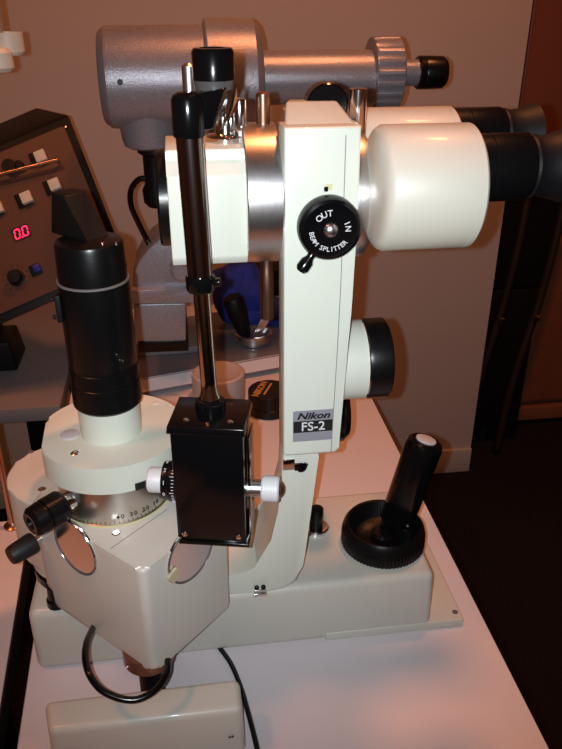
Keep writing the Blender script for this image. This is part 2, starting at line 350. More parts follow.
# rear collar and post, binocular
X2 = hr-.0005
rc = MB().lathe((X2, .495, .398), X1, [(0, 0), (0, .043), (.004, .0435), (.010, .0425), (.013, .038), (.013, 0)], 96).build('binocular_collar', ALU, S)
q = P(358, 104, Y=.495)
MB().lathe((q.x, .495, .436), Z1, [(0, 0), (0, .0058), (P(358, 89, Y=.495).z-.436, .0058), (P(358, 88, Y=.495).z-.436, .0045), (P(358, 88, Y=.495).z-.436, 0)], 24).build('post', CHROME, rc)
q = P(341, 100, Y=.52)
q = P(328, 106, Y=.50); MB().lathe((q.x, .500, q.z), Y1, [(0, 0), (0, .0130), (.0015, .0140), (.014, .0140), (.0155, .012), (.0155, 0)], 48).build('top_knob', BLACK, S)
def bino(yc, zc, x0, x1, ez):
    r = .0382
    o = MB().lathe((x0, yc, zc), X1, [(0, 0), (0, r-.010), (.0012, r-.0045), (.003, r-.0015), (.0055, r), (x1-x0-.0055, r), (x1-x0-.0054, r-.0004), (x1-x0-.0050, r-.0004), (x1-x0-.0049, r), (x1-x0-.0015, r), (x1-x0, r-.0015), (x1-x0, 0)], 96).build('binocular_tube', CREAM_DIM, S)
    er = .0208
    MB().lathe((x1-.001, yc, ez), X1, [(0, 0), (0, er), (.010, er), (.0105, er-.0006), (.012, er-.0006), (.0125, er), (.036, er), (.038, er-.001), (.038, er-.004), (.038, 0)], 64).build('eyepiece', BSAT, o)
    MB().lathe((x1+.0360, yc, ez), X1, [(0, 0), (0, er-.002), (.003, er-.001), (.008, er-.0025), (.016, er-.001), (.026, er+.002), (.0265, er+.0005), (.016, er-.004), (.006, er-.008), (.006, 0)], 64).build('eyecup', CUPM, o, 'grey rubber eyecup')
    MB().lathe((x1+.037, yc, ez), X1, [(0, 0), (0, .0115), (.008, .0115), (.009, .008), (.0095, 0)], 40).build('eye_lens', GLASS, o)
bino(.450, .4115, .1185, .1800, .4225)
bino(.531, .4105, .118, .1955, .4270)
# magnification knob
kx0 = P(346, 350, Y=.465).x+.0045
ka = MB().lathe((kx0-.012, .495, .2715), X1, [(0, 0), (0, .0302), (.0265, .0302), (.0275, .029), (.0275, 0)], 72).build('magnification_drum', CREAM, S)
MB().lathe((kx0+.0150, .495, .2715), X1, [(0, 0), (0, .0300), (.003, .0308), (.0165, .0308), (.0180, .029), (.0175, .024), (.0175, 0)], 56, (64, .0007, .0035, .0164)).build('grip_ring', BSAT, ka, 'ribbed black grip ring')
MB().lathe((kx0+.0142, .495, .2715), X1, [(0, 0), (0, .0306), (.001, .0306), (.001, 0)], 64).build('trim_ring', CHROME, ka)
q = P(364, 316, Y=.495); MB().cyl((q.x, .495, .2715+.029), Z1, .004, .0012, .0003, 12).build('stop_pin', BSAT, ka)
q = P(334, 420, Y=.545)
t = MB().lathe((q.x-.006, .568, q.z-.003), V((1, 0, 0)), [(0, 0), (0, .027), (.003, .029), (.016, .029), (.021, .025), (.021, 0)], 56).build('rear_handwheel', BSAT, S)

# ------------------------------------------------------------ lamp tower
N = V((-.0413, .3965, 0)); uu = V((.7071, .7071, 0)); vv = V((-.7071, .7071, 0))
def T_(u, v, z): return N + uu*u + vv*v + Z1*z
zb0, zt0 = .0695, .168
def rounded(poly, rad, k=5):
    out = []; n = len(poly)
    for i in range(n):
        p, a, b = poly[i], poly[i-1], poly[(i+1) % n]; da = (a-p).normalized(); db = (b-p).normalized()
        r = rad[i] if isinstance(rad, (list, tuple)) else rad
        if r <= 0: out.append(p); continue
        A = p+da*r; B = p+db*r
        for j in range(k+1):
            s_ = j/k; out.append(A*(1-s_)**2 + p*2*s_*(1-s_) + B*s_*s_)
    return out
poly = rounded([T_(0, 0, zb0), T_(.0885, 0, zb0), T_(.0885, .132, zb0), T_(0, .132, zb0)], [.007, .004, .01, .016])
tower = MB().prism(poly, (0, 0, zt0-zb0), .0035, 3, 'caps').build('lamp_tower', CREAM2, S)
# seam grooves and screws on the tower
def onface(px, py): return P(px, py, Z=zt0)
sp = P(116, 545, Z=zt0)-N; sv = sp.dot(vv)
MB().tube([T_(.0035, sv, zt0+.00005), T_(.06, sv, zt0+.00005)], .0003, 6).build('seam', GSEAM, tower)
for px, py in ((116, 533), (42, 489)):
    screw(tower, P(px, py, Z=zt0), Z1, .0032)
# large inlaid discs on the two faces: intersect view ray with the tower face planes
def onplane(px, py, p0, n):
    d = ray(px, py); return CAM + d*((p0-CAM).dot(n)/d.dot(n))
for nm, (px, py), nrm, r in (('cover_disc', (76, 547), -uu, .0235), ('cover_disc', (190, 553), -vv, .0235)):
    c = onplane(px, py, N, nrm)
    MB().lathe(c-nrm*.001, nrm, [(0, 0), (0, r), (.0020, r), (.0026, r-.0005), (.0026, r-.0012), (.0018, r-.002), (.0016, 0)], 64).build(nm, DISC, tower, 'grey disc with bright rim')
    MB().lathe(c-nrm*.001, nrm, [(0, r-.0001), (.0020, r+.0003), (.0026, r), (.0020, r-.0003)], 64).build('disc_rim', CHROME, tower)
c = onplane(171, 574, N, -vv)
t = MB(); t.prism(rounded([c+uu*-.0065+Z1*.002-vv*.0014, c+uu*.004+Z1*.006-vv*.0014, c+uu*.006-Z1*.002-vv*.0014, c-uu*.002-Z1*.0065-vv*.0014], .002), -vv*.0025, .0004, 1); t.build('tape_scrap', TAPE, tower, 'torn scrap of yellowed tape')
# rear rounded body and the pillar under it
rcx = T_(.0475, .146, 0)
rear = MB()
arc = [V((rcx.x, rcx.y, .097)) + .0455*(math.cos(a)*uu + math.sin(a)*vv) for a in [math.radians(k) for k in range(0, 181, 10)]]
arc += [T_(.002, .105, .097), T_(.093, .105, .097)]
rear.prism(arc, (0, 0, .0675), .0018, 3, 'caps'); rear = rear.build('rear_body', CREAM2, S)
screw(rear, P(31, 452, Z=.1645), Z1, .0025, DISC)
MB().lathe((rcx.x+.003, rcx.y, .0655), Z1, [(0, 0), (0, .040), (.007, .040), (.0075, .037), (.012, .037), (.0125, 0)], 56).build('swivel_ring', BSAT, S)
MB().lathe((rcx.x+.003, rcx.y, .078), Z1, [(0, 0), (0, .040), (.0095, .040), (.0095, 0)], 56).build('swivel_collar', CREAM2, S)
MB().lathe((rcx.x+.003, rcx.y, .0873), Z1, [(0, 0), (0, .041), (.010, .042), (.010, 0)], 56).build('swivel_ring', BSAT, S)
q = P(57, 606, Z=.066); MB().lathe((q.x, q.y+.004, .0652), Z1, [(0, 0), (0, .0085), (.006, .0085), (.008, .007), (.020, .0065), (.021, 0)], 32).build('swivel_lock', BSAT, S)
# knobs on the left face
def knobaxis(base, d, segs, name, m, parent, rib=None, label=None): return MB().lathe(base, d, segs, 48, rib).build(name, m, parent, label)
kd = (-uu + V((-.10, .02, -.06))).normalized()
k0 = P(76, 497, Y=.465)
ck = knobaxis(k0, kd, [(-.012, 0), (-.012, .0052), (.003, .0052), (.004, .0070), (.012, .0070), (.012, 0)], 'centring_knob', CHROME, S, label='chrome shaft with ribbed black knob')
knobaxis(k0+kd*.011, kd, [(0, 0), (0, .0108), (.002, .0122), (.015, .0122), (.0155, .0108), (.017, .0108), (.0175, .0120), (.025, .0112), (.028, .0085), (.0275, .005), (.025, .0045), (.025, 0)], 'grip', BSAT, ck, (30, .0012, .0025, .0145), 'ribbed black grip')
k1 = P(34, 542, Y=.478)
sk = MB().lathe(k1-kd*.02, kd, [(0, 0), (0, .0035), (.024, .0035), (.024, 0)], 24).build('slit_knob', CHROME, S, 'small black knob on a short shaft')
knobaxis(k1, kd, [(0, 0), (0, .0082), (.002, .0088), (.018, .0078), (.021, .0068), (.022, 0)], 'grip', BRUB, sk, (14, .0007, .003, .017), 'black grip')
# scale drum
dc = V((-.065, .493, 0)); dr = .0425
drum = MB().lathe((dc.x, dc.y, zt0-.0005), Z1, [(0, 0), (0, dr+.0014), (.0012, dr+.0014), (.0016, dr), (.031, dr), (.031, 0)], 96).build('scale_drum', ALUD, S, 'satin metal drum engraved with a degree scale')
MB().lathe((dc.x, dc.y, zt0-.0003), Z1, [(0, dr), (0, dr+.0022), (.0010, dr+.0020), (.0012, dr)], 96).build('yellowed_rim', YEL, drum)
t = MB()
for i in range(-11, 9):
    a = math.radians(-78 + i*4.6); d = V((math.cos(a), math.sin(a), 0)); x = V((-d.y, d.x, 0)); hgt = .0024 if i % 2 == 0 else .0015
    t.box(V((dc.x, dc.y, zt0+.0014+hgt/2))+d*(dr+.0001), (.0004, .0003, hgt), M=Matrix((x, d, Z1)).transposed())
for k, s_ in enumerate(('40', '30', '20', '10')):
    a = math.radians(-81 + k*13.5); d = V((math.cos(a), math.sin(a), 0)); x = V((-d.y, d.x, 0))
    for jx, ch in ((-.5, s_[0]), (.5, s_[1])):
        aa = a + jx*.0034/dr; dd = V((math.cos(aa), math.sin(aa), 0)); xx = V((-dd.y, dd.x, 0))
        t.text(ch, .0052, V((dc.x, dc.y, zt0+.0068))+dd*(dr+.0001), xx, Z1, .0003, bold=.00005)
t.build('scale_marks', BPRINT, drum, 'black degree scale 50 40 30 20 10')
# cap above drum
cc = V((-.0635, .5060, 0)); cr = .0560; zc0, zc1 = .1965, .2190
cpts = []
for k in range(72):
    a = 2*math.pi*k/72; p = V((cr*math.cos(a), cr*math.sin(a), 0))
    dcut = p.dot(-uu+vv*.9)/(uu-vv*.9).length
    if dcut > cr*.915: p -= (-uu+vv*.9).normalized()*(dcut-cr*.915)
    cpts.append(V((cc.x, cc.y, zc0))+p)
cap = MB().prism(cpts, (0, 0, zc1-zc0), .003, 3, 'top').build('drum_cap', CREAM, S)
q = P(70, 435, Z=zc1); MB().cyl((q.x, q.y, zc1-.001), Z1, .0022, .0072, .0006, 40).build('plug', PGREY, cap, 'pale grey plug')
q = P(75, 453, Z=zc1); screw(cap, (q.x, q.y, zc1), Z1, .0034)
q = P(156, 403, Z=zc1); MB().lathe((q.x, q.y, zc1-.0005), Z1, [(0, 0), (0, .0035), (.0006, .0035), (.0008, .003), (.0006, 0)], 28).build('plug', CREAM, cap)
a_ = math.radians(-60); w_ = V((math.cos(a_), math.sin(a_), 0))
MB().box(V((cc.x, cc.y, zc0+.0030))+w_*(cr-.0065), (.022, .014, .0055), rz=a_+math.pi/2).build('cap_window', BPRINT, cap, 'black slot')
# neck and black lamp house
MB().lathe((dc.x+.0015, dc.y+.0105, zc1-.001), Z1, [(0, 0), (0, .0243), (.001, .0233), (.028, .0233), (.028, 0)], 64).build('neck', CREAM, S)
tx, ty = dc.x+.0015, dc.y+.0105; z0 = .2445
zr = P(88, 290, Y=ty-.022).z; zt1 = P(88, 247, Y=ty-.018).z
lh = MB().lathe((tx, ty, z0), Z1, [(0, 0), (0, .0240), (.002, .0256), (.020, .0256), (.0205, .0250), (.0235, .0250), (.024, .0255), (.032, .0255), (.0325, .0248), (.0355, .0248), (.036, .0250), (zr-z0, .0245), (zr-z0+.0005, .0238), (zt1-z0-.003, .0232), (zt1-z0-.0008, .0224), (zt1-z0, .0205), (zt1-z0, 0)], 72).build('lamp_house', BSAT, S, 'tall black lamp house cylinder')
MB().lathe((tx, ty, zr-.0005), Z1, [(0, .0240), (0, .0250), (.0012, .0250), (.0014, .0240)], 64).build('band', GBAND, lh, 'worn grey band')
wa, wb = -uu*-0, None
ax = V((.7071, -.7071, 0)); ay = V((.7071, .7071, 0)); W0 = V((tx, ty, zt1-.001))
W1 = W0-ay*.004
wed = [onplane(x, y, W1, -ay) for x, y in ((52, 240), (90, 249), (88, 244), (64, 196), (51, 192))]
wz = W0.z; wed[0].z = wz; wed[1].z = wz
MB().prism(wed, ay*.018, .0010, 2).build('lamp_cover', BPLAS, lh, 'wedge shaped black cover')
cb_ = P(52, 308, Y=ty-.01)
t = MB(); t.box((tx-.0240, ty-.010, cb_.z), (.004, .008, .020), bev=.0008); t.cyl((tx-.0268, ty-.012, cb_.z+.007), -X1, .002, .0016, .0004, 12).cyl((tx-.0268, ty-.012, cb_.z-.006), -X1, .002, .0016, .0004, 12); t.build('latch', BPLAS, lh, 'side latch')
for px, py in ((119.5, 357), (124.5, 363)):
    q = P(px, py, Y=ty-.0235); d = V((q.x-tx, q.y-ty, 0)).normalized(); MB().lathe(V((tx, ty, q.z))+d*.0245, d, [(0, 0), (0, .0016), (.0012, .0014), (.0014, 0)], 14).build('set_screw', CHROME, lh)
for px, py in ((103, 248), (116, 244)):
    q = P(px, py, Y=ty-.014); MB().ball((q.x, q.y, zt1+.0002), .0014).build('rivet', CHROME, lh)
# under the tower: bronze collar, shaft, cable loop
uc = P(149, 678, Z=.0570); uc.y += .0200; uc.z = 0
bc = MB().lathe((uc.x, uc.y, .0570), Z1, [(0, 0), (0, .0185), (.0015, .0200), (.0145, .0200), (.0145, 0)], 48).build('lower_collar', BRONZE, S)
MB().ball((uc.x-.016, uc.y-.0125, .063), .0014).build('set_screw', CHROME, bc)
MB().lathe((uc.x, uc.y-.001, .0005), Z1, [(0, 0), (0, .0098), (.060, .0098), (.060, 0)], 40).build('lower_shaft', BSAT, S)
cab = [(101, 612, .470), (94, 626, .447), (86, 645, .415), (87, 668, .392), (98, 687, .379), (115, 697, .373), (134, 700, .371), (150, 694, .374), (161, 684, .380), (167, 672, .388), (168, 660, .398)]
MB().tube([P(x, y, Y=yy) for x, y, yy in cab], .0026, 12).build('cable_loop', BLACK, S, 'looped black cable')

# ------------------------------------------------------------ black drive box with rod
brz = math.radians(-12.6); bX = V((math.cos(brz), math.sin(brz), 0)); bY = V((-bX.y, bX.x, 0))
bo = V((.0072, .4165, 0)) + bY*.0195
def B_(a, b, z): return bo + bX*a + bY*b + Z1*z
Mb = Matrix((bX, bY, Z1)).transposed()
zq0, zq1 = .1725, .2655
bxm = MB().box(B_(0, 0, (zq0+zq1)/2), (.0485, .038, zq1-zq0), M=Mb, bev=.0008).build('drive_box', BLACK, S, 'tall black metal box')
MB().hexa([B_(-.0262, -.0215, zq1-.003), B_(.0262, -.0215, zq1-.003), B_(.0262, .0205, zq1-.003), B_(-.0262, .0205, zq1-.003), B_(-.0255, -.021, zq1+.0025), B_(.0255, -.021, zq1+.0025), B_(.0255, .020, zq1+.0025), B_(-.0255, .020, zq1+.0025)], .0006).build('box_lid', BLACK, bxm)
MB().box(B_(.0008, 0, zq0-.0012), (.0525, .041, .0028), M=Mb, bev=.0005).build('bottom_plate', BLACK, bxm)
MB().box(B_(.0262, .004, .212), (.0016, .022, .080), M=Mb, bev=.0003).build('side_plate', DCHROME, bxm, 'bright side plate')
for a in (-.0145, .0150): screw(bxm, B_(a, -.0115, zq1+.0025), Z1, .0022)
for a in (-.0190, .0195): screw(bxm, B_(a, -.0193, zq0+.0055), -bY, .0023)
# knobs left & right
zk = P(253, 490, Y=.425).z
rk = MB().lathe(B_(.024, -.002, zk), bX, [(0, 0), (0, .0070), (.003, .0070), (.0032, .0062), (.012, .0062), (.012, 0)], 40).build('fine_knob', ALU, bxm, 'silver shaft with white knurled knob')
t = MB().lathe(B_(.024, -.002, zk)+bX*.0105, bX, [(0, 0), (0, .0085), (.0012, .0093), (.0115, .0093), (.0125, .0082), (.0125, 0)], 40, (32, .0004, .0015, .0112)).build('white_grip', WHITEK, S)
MB().lathe(B_(.024, -.002, zk)+bX*.0225, bX, [(0, 0), (0, .0060), (.002, .0050), (.0035, .002), (.0035, 0)], 32).build('end_screw', BRONZE, S)
zk2 = P(168, 485, Y=.435).z
dk = MB().lathe(B_(-.0235, -.002, zk2), -bX, [(0, 0), (0, .0150), (.006, .0150), (.0075, .0142), (.0115, .0138), (.012, .0125), (.012, 0)], 64).build('scale_dial', BSAT, bxm, 'black dial with white scale marks')
t = MB()
for i in range(40):
    a = 2*math.pi*i/40; d = Z1*math.cos(a)+bY*math.sin(a); x = bX; y = d.cross(x); L = .0030 if i % 5 == 0 else .0018
    t.box(B_(-.0235-.0020-L/2, -.002, zk2)+d*.01508, (L, .0004, .0003), M=Matrix((x, y, d)).transposed())
for i, ch in enumerate('0123'):
    a = math.radians(97-i*36); d = Z1*math.cos(a)-bY*math.sin(a); t.text(ch, .0042, B_(-.0235-.0092, -.002, zk2)+d*.0141, V((0, 0, 1)).cross(d).normalized() if abs(d.z) < .95 else -bX, d.cross(bX)*-1, .0003)
t.build('dial_marks', WPRINT, S)
MB().lathe(B_(-.0235, -.002, zk2)-bX*.0115, -bX, [(0, 0), (0, .0085), (.0012, .0092), (.0105, .0092), (.0115, .0082), (.0115, 0)], 40, (32, .0004, .0015, .0102)).build('white_grip', WHITEK, S)
# rod, collar, upper sleeve, head
ro = B_(-.0005, .004, 0); rodz = P(196, 280, Y=ro.y).z; topz = P(187, 133, Y=ro.y).z
MB().lathe((ro.x, ro.y, zq1+.001), Z1, [(0, 0), (0, .0105), (.008, .0102), (.009, .0085), (.009, 0)], 40).lathe((ro.x, ro.y, zq1+.009), Z1, [(0, 0), (0, .0082), (.0035, .0075), (.0035, 0)], 40).build('rod_socket', BLACK, S)
RD = (P(189, 133, Y=ro.y)-V((ro.x, ro.y, zq1))).normalized(); RA = lambda z: V((ro.x, ro.y, zq1))+RD*(z-zq1)
rod = MB().lathe((ro.x, ro.y, zq1+.005), RD, [(0, 0), (0, .0078), (.0060, .0078), (.0125, .0056), (.020, .0054), (rodz-zq1-.004, .0054), (rodz-zq1-.004, 0)], 40).build('rod', CHROME, S, 'polished steel rod')
MB().lathe(RA(rodz-.006), RD, [(0, 0), (0, .0078), (topz-rodz+.010, .0078), (topz-rodz+.010, 0)], 40).build('sleeve', DCHROME, rod, 'dark polished sleeve')
MB().lathe(RA(rodz-.007), RD, [(0, 0), (0, .0084), (.002, .0093), (.009, .0093), (.0105, .0082), (.0105, 0)], 40).cyl(RA(rodz-.001)+V((.0075, -.002, 0)), (1, -.3, 0), .005, .0028, .0006, 20).build('rod_collar', BLACK, rod, 'black collar with thumb screw')
ro = V((RA(topz).x, RA(topz).y, 0)); zcap = P(187, 90, Y=ro.y).z
hd = MB().lathe((ro.x, ro.y, topz-.002), Z1, [(0, 0), (0, .0088), (.001, .0092), (zcap-topz-.003, .0092), (zcap-topz-.0005, .0080), (zcap-topz+.001, .0055), (zcap-topz+.001, 0)], 48).build('rod_head', BLACK, S, 'black rounded head of the rod')
q = P(213, 100, Y=ro.y+.012); c2x = P(213, 64, Y=ro.y+.014).x
zA, zB = P(213, 131, Y=ro.y+.01).z, P(213, 88, Y=ro.y+.01).z
MB().hexa([(ro.x+.002, ro.y-.006, zA+.002), (c2x-.002, ro.y+.001, zA+.002), (c2x+.006, ro.y+.020, zA+.008), (ro.x+.002, ro.y+.008, zA+.002), (ro.x+.002, ro.y-.006, zB-.002), (c2x+.006, ro.y+.001, zB+.001), (c2x+.011, ro.y+.020, zB+.001), (ro.x+.002, ro.y+.008, zB-.002)], .0012).build('head_arm', BLACK, hd)
MB().prism([(c2x+.0042, ro.y+.001, zA+.006), (c2x+.0118, ro.y+.012, zA+.016), (c2x+.0118, ro.y+.012, zB+.001), (c2x+.0085, ro.y+.006, zA+.013)], (.0012, -.001, 0), 0).build('mirror', COPPER, hd, 'thin copper coloured mirror edge')
z5, z6 = P(214, 80, Y=ro.y+.012).z, P(214, 48, Y=ro.y+.012).z
oc = V((c2x, ro.y+.014, 0))
MB().lathe(oc+Z1*(zB-.001), Z1, [(0, 0), (0, .0108), (z5-zB+.001, .0116), (z5-zB+.001, 0)], 48).build('glass_sleeve', SLEEVE, hd, 'translucent grey sleeve')
MB().lathe(oc+Z1*z5, Z1, [(0, 0), (0, .0118), (z6-z5-.002, .0120), (z6-z5, .0108), (z6-z5+.0002, .0070), (z6-z5-.003, .0062), (z6-z5-.003, 0)], 48).build('head_socket', BLACK, hd)
q = P(188.5, 72, Y=ro.y+.03); q2 = P(188.5, 90, Y=ro.y+.03)
MB().lathe((q.x, q.y, q2.z-.01), Z1, [(0, 0), (0, .0040), (P(188, 66, Y=q.y).z-q2.z+.01, .0040), (P(188, 65, Y=q.y).z-q2.z+.011, .002), (P(188, 65, Y=q.y).z-q2.z+.011, 0)], 24).tube([(q.x, q.y, q2.z-.008), (ro.x+.004, ro.y+.006, q2.z-.006)], .003, 10).build('head_pin', ALUD, hd)

# ============================================================ FRONT BOX, CABLES
fb = thing('instrument_box', 'long low cream box with rounded edges in front of the slit lamp at the bottom', 'box', (-.05, .388, 0))
MB().hexa([(-.119, .371, .0), (.0245, .371, .0), (.0235, .404, .0), (-.126, .402, .0), (-.117, .373, .050), (.0225, .373, .050), (.0225, .402, .050), (-.124, .401, .050)], .0055, 4).build('body', CREAM2, fb)
q = onplane(231, 737, V((0, .3712, 0)), Y1)
MB().box((q.x-.001, .3710, q.z), (.0018, .0006, .0014)).box((q.x+.0012, .3710, q.z+.0004), (.0018, .0006, .0014)).build('emblem', BPRINT, fb)
t = MB().tube([P(x, y, Z=.0022) for x, y in [(205, 628), (219, 647), (231, 664), (241, 688), (248, 712), (254, 735), (261, 765)]], .0022, 12).build('power_cable', BLACK)
tag(t, 'thin black cable curving over the table right of the cream box', 'cable')

# rod on left table
rs = thing('rod_stand', 'thin copper coloured upright rod on a round flange at the left edge', 'stand', (P(13, 527, Z=0).x, P(13, 527, Z=0).y, 0))
q = P(13, 526, Z=0)
MB().lathe((q.x, q.y, 0.0003), Z1, [(0, 0), (0, .0095), (.0015, .0095), (.003, .007), (.006, .0045), (.012, .0038), (.013, 0)], 32).build('flange', COPPER, rs)
MB().lathe((q.x, q.y, .006), Z1, [(0, 0), (0, .0036), (.33, .0036), (.33, 0)], 24).build('rod', COPPER, rs)

# ============================================================ KERATOMETER
K = thing('keratometer', 'grey hammertone keratometer with horizontal barrel and knurled eyepiece, standing behind the slit lamp', 'keratometer', (.05, 1.0, 0))
YK = 1.0
xk = lambda px, py=75, y=YK-.03: P(px, py, Y=y).x
def xl_(name, x0, x1, zc, r, m, parent, extra=None, rib=None, n=96):
    pr = extra or [(0, 0), (0, r-.002), (.002, r), (x1-x0-.001, r), (x1-x0, r-.001), (x1-x0, 0)]
    return MB().lathe((x0, YK, zc), X1, pr, n, rib).build(name, m, parent)
x0 = xk(99); x1 = xk(212); R0 = .0592
bar = xl_('barrel', x0, x1, .4265, R0, HAMMER, K, [(0, 0), (0, R0-.008), (.001, R0-.006), (.009, R0), (.0095, R0-.0004), (.0105, R0-.0004), (.011, R0), (x1-x0, R0), (x1-x0, 0)])
q = P(120, 82, Y=YK-.0588); dq = V((0, q.y-YK, q.z-.4265)).normalized(); screw(bar, V((q.x, YK, .4265))+dq*R0, dq, .0034, BSAT, .0015)
x2 = xk(265, 75, .94); xm = xk(207, 60, .93)
xl_('barrel_flange', xm, x2, .4225, .071, HAMMER, K, [(0, 0), (0, .069), (.002, .071), (x2-xm-.009, .0695), (x2-xm-.002, .063), (x2-xm, .058), (x2-xm, 0)])
x3 = xk(388); tb = xl_('sighting_tube', x2-.002, x3, .424, .0322, HAMMER, K)
x4, x5 = xk(376), xk(404)
fw = MB().lathe((x4, YK, .4275), X1, [(0, 0), (0, .043), (.002, .0445), (x5-x4-.002, .0445), (x5-x4, .042), (x5-x4, 0)], 96, (20, .0022, .0015, x5-x4-.0015)).build('focusing_ring', HAMMER, K, 'ribbed grey focusing ring')
x6, x7 = xk(426), xk(453)
et = xl_('eyepiece_tube', x5-.001, x6, .428, .0162, HAMMER, K)
MB().lathe((x6-.003, YK, .428), X1, [(0, 0), (0, .0190), (.002, .0205), (.008, .0205), (.009, .0198), (.011, .0205), (x7-x6-.002, .0198), (x7-x6+.003, .016), (x7-x6+.003, .011), (x7-x6-.003, .009), (x7-x6-.003, 0)], 56).build('eyepiece', BSAT, et, 'black eyepiece')
# saddle, neck
sc = V((xk(149, 120, YK), YK, 0)); zs0 = P(149, 150, Y=YK-.02).z
sad = MB().lathe((sc.x, YK, zs0), Z1, [(0, 0), (0, .028), (.003, .0335), (.012, .0360), (.030, .038), (.075, .050), (.075, 0)], 64).build('saddle', HAMMER, K)
for px, py in ((166, 117),):
    q = P(px, py, Y=YK-.03); q = P(px, py, Y=YK-.034); screw(sad, (q.x, YK-.0345, q.z), (.4, -1, 0), .0042, BSAT)
zn = P(149, 206, Y=YK).z; zn0 = P(149, 240, Y=YK).z
MB().lathe((sc.x+.006, YK, zn), Z1, [(0, 0), (0, .016), (.006, .021), (.022, .022), (.03, .018), (zs0-zn-.010, .018), (zs0-zn-.006, .024), (zs0-zn+.001, .024), (zs0-zn+.001, 0)], 48).build('neck', BPLAS, K, 'black neck')
MB().lathe((sc.x+.018, YK, P(160, 345, Y=YK).z), Z1, [(0, 0), (0, .014), (zn-P(160, 345, Y=YK).z+.004, .014), (zn-P(160, 345, Y=YK).z+.004, 0)], 40).build('pillar', BSAT, K)
MB().tube([P(x, y, Y=YK-.025) for x, y in [(146, 178), (138, 180), (131, 190), (131, 205), (138, 222), (149, 244)]], .0038, 10).build('cable', BLACK, K)
# body casting: curved shoulder, ledges, box
yb0, yb1 = .955, 1.045
bc_ = [(133, 291), (134, 272), (140, 260), (150, 247), (163, 237), (178, 230), (200, 228), (203, 291)]
MB().prism([P(x, y, Y=yb0) for x, y in bc_], (0, yb1-yb0, 0), .0025, 3, 'caps').build('shoulder_casting', HAMMER, K)
MB().prism([P(x, y, Y=yb0-.012) for x, y in [(131, 290), (186, 289), (206, 288), (206, 303), (131, 304)]], (0, .11, 0), .0018, 2).build('ledge', HAMMER, K)
MB().prism([P(x, y, Y=yb0-.008) for x, y in [(134, 304), (186, 303), (186, 343), (134, 345)]], (0, .10, 0), .0025, 3).build('lower_casting', HAMMER, K)
MB().lathe(P(182, 272, Y=yb0-.024), Y1, [(0, 0), (0, .011), (.003, .0155), (.03, .0155), (.03, 0)], 40).build('side_knob', HAMMER, K)
MB().prism([P(x, y, Y=yb0-.010) for x, y in [(138, 342), (188, 341), (188, 351), (138, 353)]], (0, .10, 0), .001, 2).build('slide', BSAT, K)
zs_ = .027
MB().hexa([P(128, 358, Z=zs_), P(205, 352, Z=zs_), P(205, 352, Z=zs_)+Y1*.08, P(128, 358, Z=zs_)+Y1*.08, P(128, 358, Z=zs_)+Z1*.011, P(205, 352, Z=zs_)+Z1*.011, P(205, 352, Z=zs_)+Y1*.08+Z1*.011, P(128, 358, Z=zs_)+Y1*.08+Z1*.011], .001).build('carriage_plate', HAMMERD, K)
f0, f1 = P(140, 379, Z=zs_), P(312, 348.5, Z=zs_)
ff = (f1-f0).normalized(); fn = V((-ff.y, ff.x, 0))
cr0 = [f0, f1, f1+fn*.20, f0+fn*.20]
MB().hexa([p-Z1*(zs_-.004) - (fn*.006 if i < 2 else V((0, 0, 0))) for i, p in enumerate(cr0)] + [p-Z1*.0005 for p in cr0], .0015).build('base_slab', HAMMERD, K)
MB().hexa([f0-fn*.0005-Z1*.0175, f1-fn*.0005-Z1*.0175, f1+fn*.001-Z1*.0175, f0+fn*.001-Z1*.0175, f0-fn*.0105-Z1*.0165, f1-fn*.0105-Z1*.0165, f1+fn*.001-Z1*.0002, f0+fn*.001-Z1*.0002], .0).build('front_edge', LIT_EDGE, K, 'hammered front edge coloured pale as if lit')
# joystick seat: knurled ring, black lever
kc2 = P(254, 338, Z=zs_+.006)
kr2 = MB().lathe((kc2.x, kc2.y, zs_-.0008), Z1, [(0, 0), (0, .019), (.002, .026), (.006, .0265), (.0065, .0295), (.0175, .0295), (.0185, .028), (.0182, .024), (.012, .019), (.010, 0)], 56, (44, .0022, .0066, .0164)).build('knurled_ring', ALU, K, 'knurled metal ring')
la, lb = P(246, 338, Y=kc2.y-.002), P(232, 297, Y=kc2.y-.006)
ld = (lb-la).normalized(); ll = (lb-la).length
MB().lathe(la, ld, [(-.012, 0), (-.012, .005), (.0, .006), (.006, .0095), (ll*.6, .0155), (ll*.92, .0165), (ll, .013), (ll+.002, .0)], 32).build('lever_grip', BPLAS, K, 'tapered dark lever grip')
MB().hexa([P(x, y, Y=kc2.y-.010) for x, y in [(251, 339), (258, 340), (271, 318), (263, 315)]]+[P(x, y, Y=kc2.y-.007) for x, y in [(251, 339), (258, 340), (271, 318), (263, 315)]], .0005).build('pointer_fin', ALU, K, 'bright metal fin')

# ============================================================ SMALL THINGS
# frosted lid
q = P(221, 410, Z=.004)
fj = MB().lathe((q.x, q.y+.038, .0005), Z1, [(0, 0), (0, .035), (.003, .0375), (.038, .038), (.043, .037), (.0445, .033), (.043, .030), (.0425, 0)], 64).build('frosted_jar', FROST); tag(fj, 'round frosted plastic jar lying behind the black drive box', 'jar')
# lens cap
q = P(270, 420, Z=.0)
lc = thing('lens_cap', 'round black lens cap with gold lettering on the table left of the cream column', 'lens cap', (q.x, q.y+.027, 0))
lcx, lcy = q.x+.002, q.y+.0265
MB().lathe((lcx, lcy, .0006), Z1, [(0, 0), (0, .0282), (.001, .029), (.0125, .029), (.013, .0282), (.0145, .0282), (.015, .029), (.0315, .029), (.0330, .0278), (.0332, 0)], 72).build('body', BSAT, lc)
dxx = V((.45, 1, 0)).normalized(); dyy = V((-dxx.y, dxx.x, 0))
MB().text('NIKON', .0135, (lcx-.012, lcy+.002, .0340), dxx, dyy, .0003, bold=.0004).box((lcx-.0015, lcy+.001, .0336), (.034, .003, .0006), rz=math.atan2(dxx.y, dxx.x)).build('lettering', GOLD, lc, 'gold lettering')
